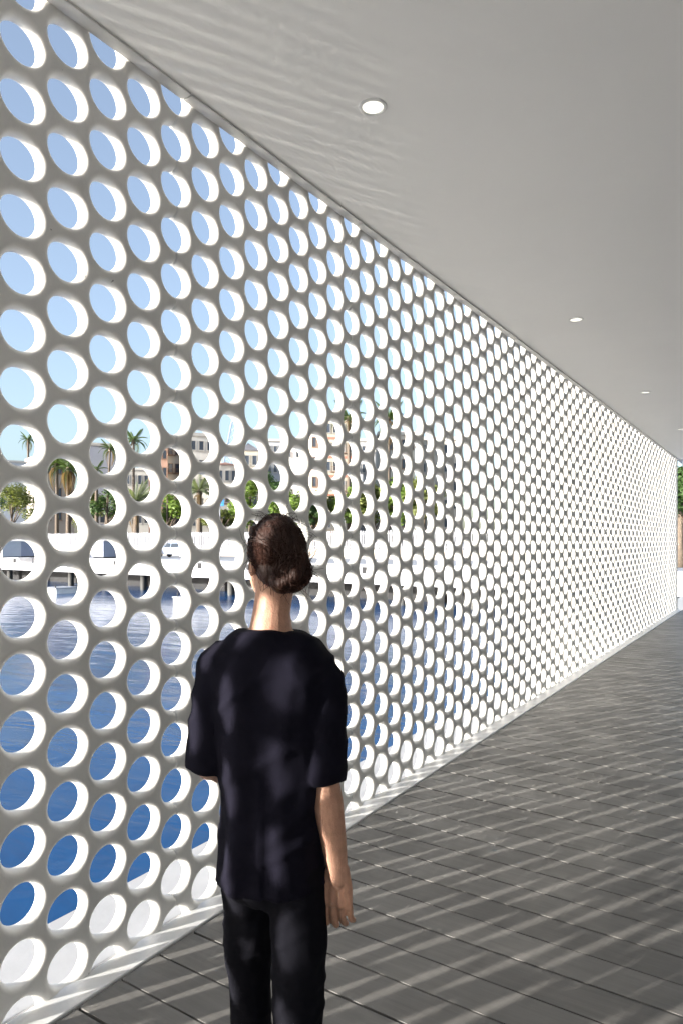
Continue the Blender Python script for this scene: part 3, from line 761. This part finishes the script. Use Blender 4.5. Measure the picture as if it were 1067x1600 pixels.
win_me2 = win_me.copy(); win_me2.materials.clear(); win_me2.materials.append(M['frame2'])
bm = bmesh.new(); box(bm, -.03, .02, -.45, .45, -.85, .85); pane_me = bpy.data.meshes.new('pane'); bm.to_mesh(pane_me); bm.free(); pane_me.materials.append(M['pane'])
bm = bmesh.new(); box(bm, -.9, -.002, -1.1, 1.1, -1.25, -1.10)
for k in range(9): box(bm, -.88, -.84, -1.06+k*.262, -1.03+k*.262, -1.098, -.25)
box(bm, -.90, -.82, -1.1, 1.1, -.248, -.19)
balc_me = bpy.data.meshes.new('balcony'); bm.to_mesh(balc_me); bm.free(); balc_me.materials.append(M['frame2'])
def building(px0, px1, depth, ytop, col, label, cols, floors, roof='flat', rot=0.0, balc=(), shut=False, bands=False, sc=1.0, skip=()):
    pc = (px0+px1)/2; W = (px1-px0)*depth/F; H = hgt(ytop, depth); c = pix(pc, depth)
    head = math.atan2(c.y, c.x)
    t = thing('town_house', label, 'building', (c.x, c.y, 0), head + rot, 'buildings along the far shore')
    wm = wallmat('render', col); dp = max(9.0, W*.7)
    bm = bmesh.new(); box(bm, 0, dp, -W/2, W/2, 0, H); bm_obj('wall', bm, wm, t)
    bm = bmesh.new()
    if roof == 'flat':
        box(bm, -.35, dp+.2, -W/2-.25, W/2+.25, H+.003, H+.55, .05); bm_obj('cornice', bm, M['frame'], t)
    elif roof == 'hip':
        hh = W*.28; v = [bm.verts.new(p) for p in ((-.4, -W/2-.4, H+.003), (dp+.4, -W/2-.4, H+.003), (dp+.4, W/2+.4, H+.003), (-.4, W/2+.4, H+.003), (dp*.35, 0, H+hh), (dp*.65, 0, H+hh))]
        for q in ((0, 1, 2, 3), (0, 4, 5, 1), (1, 5, 2), (2, 5, 4, 3), (3, 4, 0)): bm.faces.new([v[i] for i in q])
        ro = bm_obj('roof', bm, M['tile'], t)
        bm = bmesh.new(); box(bm, dp*.3, dp*.3+.7, W*.2, W*.2+.7, H+.2, H+hh+.5); bm_obj('chimney', bm, wm, ro)
    else:
        v = [bm.verts.new(p) for p in ((-.3, -W/2-.3, H+.003), (dp, -W/2-.3, H+.003), (dp, W/2+.3, H+.003), (-.3, W/2+.3, H+.003), (dp/2, 0, H+W*.75))]
        for q in ((0, 1, 2, 3), (0, 4, 1), (1, 4, 2), (2, 4, 3), (3, 4, 0)): bm.faces.new([v[i] for i in q])
        bm_obj('roof', bm, M['slate'], t)
    fh = H/floors; wsx = min(1.25, W/cols*.62)*sc; wsz = min(1.15, fh*.27)*sc
    for f in range(floors):
        for k in range(cols):
            if (f, k) in skip: continue
            z = fh*(f+.52); y = -W/2 + W*(k+.5)/cols
            o = mesh_obj('window', win_me2 if shut else win_me, None, t, (-.045, y, z)); o.scale = (1, wsx, wsz)
            mesh_obj('pane', pane_me, None, o)
            if (f, k) in balc:
                mesh_obj('balcony', balc_me, None, t, (0, y, z)).scale = (1, wsx, wsz)
        if bands and f:
            bm = bmesh.new(); box(bm, -.14, 0.02, -W/2-.1, W/2+.1, fh*f-.16, fh*f+.16); bm_obj('string_course', bm, M['redband'], t)
    return t
building(68, 116, 110, 716, (.42, .37, .32), 'plain beige house with small dark windows behind the palms', 3, 4, 'flat', .3, shut=True, sc=.8)
building(139, 183, 130, 697, (.42, .44, .50), 'blank pale-grey building behind the thin leaning palm', 3, 5, 'flat', .1, skip=[(f, k) for f in (2, 3, 4) for k in (0, 1, 2)])
building(-30, 52, 190, 722, (.60, .62, .66), 'low white waterfront building with a flat roof beneath the slender distant palm', 8, 3, 'flat', .0)
building(244, 262, 118, 697, (.62, .38, .29), 'narrow salmon-pink house beside the cream balconied house', 2, 6, 'flat', .15, shut=True)
building(262, 292, 122, 690, (.66, .60, .50), 'cream house with dark balconies above the yellow-green tree', 3, 6, 'flat', .15, balc=[(5, 2), (4, 1), (4, 2), (3, 0), (3, 1), (2, 1)], shut=True)
building(296, 334, 112, 682, (.70, .68, .64), 'white house with a balcony behind the stout grey palm', 3, 6, 'flat', .2, balc=[(4, 0), (4, 1), (4, 2)])
building(340, 370, 105, 727, (.70, .67, .62), 'white villa with a clay hipped roof', 3, 4, 'hip', .1, balc=[(2, 1)])
building(380, 404, 112, 704, (.64, .58, .48), 'cream tower with a pointed slate roof', 2, 5, 'spire', .1)
building(408, 444, 140, 690, (.46, .48, .52), 'grey flat-roofed block behind the cream tower', 4, 6, 'flat', .0)
building(446, 484, 104, 694, (.74, .74, .74), 'plain white block with a few tiny windows', 3, 5, 'flat', .1, sc=.55, skip=[(f, k) for f in range(4) for k in (0, 2)])
building(486, 506, 100, 676, (.70, .58, .52), 'slim pale-pink house with long windows', 2, 6, 'flat', .1, shut=True)
building(507, 552, 98, 655, (.66, .58, .47), 'tall cream building with red bands and rows of windows', 4, 7, 'flat', .12, bands=True, balc=[(5, 1), (4, 2), (3, 1)])
building(556, 588, 120, 690, (.50, .51, .54), 'grey-white office block with plain windows', 4, 6, 'flat', .0)
building(592, 648, 104, 680, (.68, .64, .56), 'ivory house with many windows near the end of the street', 5, 6, 'flat', .1, shut=True)
building(655, 715, 110, 688, (.62, .56, .48), 'sand-coloured house at the end of the street', 5, 6, 'flat', .1)
building(186, 242, 150, 735, (.58, .55, .50), 'distant sand-white terrace behind the tall palm', 6, 4, 'flat', .0)

building(1046, 1100, 95, 775, (.50, .24, .14), 'low terracotta house beyond the end of the pierced wall', 4, 3, 'hip', .1)
tree(1064, 41, 716, 3.6, 2.2, M['leaf3'], 'single dark tree on the quay corner beyond the end of the pierced wall', 91)

# ---- blue sign on a post
M['blue'] = mat('blue_sign', (0.05, 0.24, 0.60), 0.5)
a = pix(344, 62); t = thing('blue_sign', 'square bright blue sign on a tall thin post behind the fence', 'sign', (a.x, a.y, 0), math.atan2(a.y, a.x))
bm = bmesh.new(); tube(bm, [(0, 0, 0), (0, 0, 5.5)], .045, 8); bm_obj('post', bm, M['fence'], t)
bm = bmesh.new(); box(bm, -.10, -.05, -.36, .36, 4.75, 5.45, .01); bm_obj('board', bm, M['blue'], t)

# ---- lattice mast of a harbour crane
M['crane'] = mat('crane_steel', (0.30, 0.36, 0.48), 0.5)
a = pix(352, 150); H = hgt(655, 150); t = thing('harbour_crane', 'blue-grey lattice crane jib rising above the white villa', 'crane', (a.x, a.y, 0), math.atan2(a.y, a.x))
bm = bmesh.new(); box(bm, -1.3, 1.3, -1.3, 1.3, 0, 3.0, .1); bm_obj('cab', bm, M['crane'], t)
def P3(k, i): 
    wd = 1.5*(1-.6*k); yy = 2.2 - 4.2*k
    return Vector(((wd if i % 2 else -wd)*.8, yy + (wd if i > 1 else -wd)*.8, 3+(H-3)*k))
for i in range(4):
    bm = bmesh.new(); tube(bm, [P3(0, i), P3(1, i)], .13, 6); bm_obj('chord', bm, M['crane'], t)
bm = bmesh.new()
for k in range(16):
    for i, j in ((0, 1), (1, 3), (3, 2), (2, 0)):
        tube(bm, [P3(k/16, i), P3((k+1)/16, j)], .07, 5)
o = bm_obj('bracing', bm, M['crane'], t); o['kind'] = 'stuff'
bm = bmesh.new(); box(bm, -.5, .5, -2.9, -1.6, H-.3, H+.5, .05); bm_obj('head', bm, M['crane'], t)
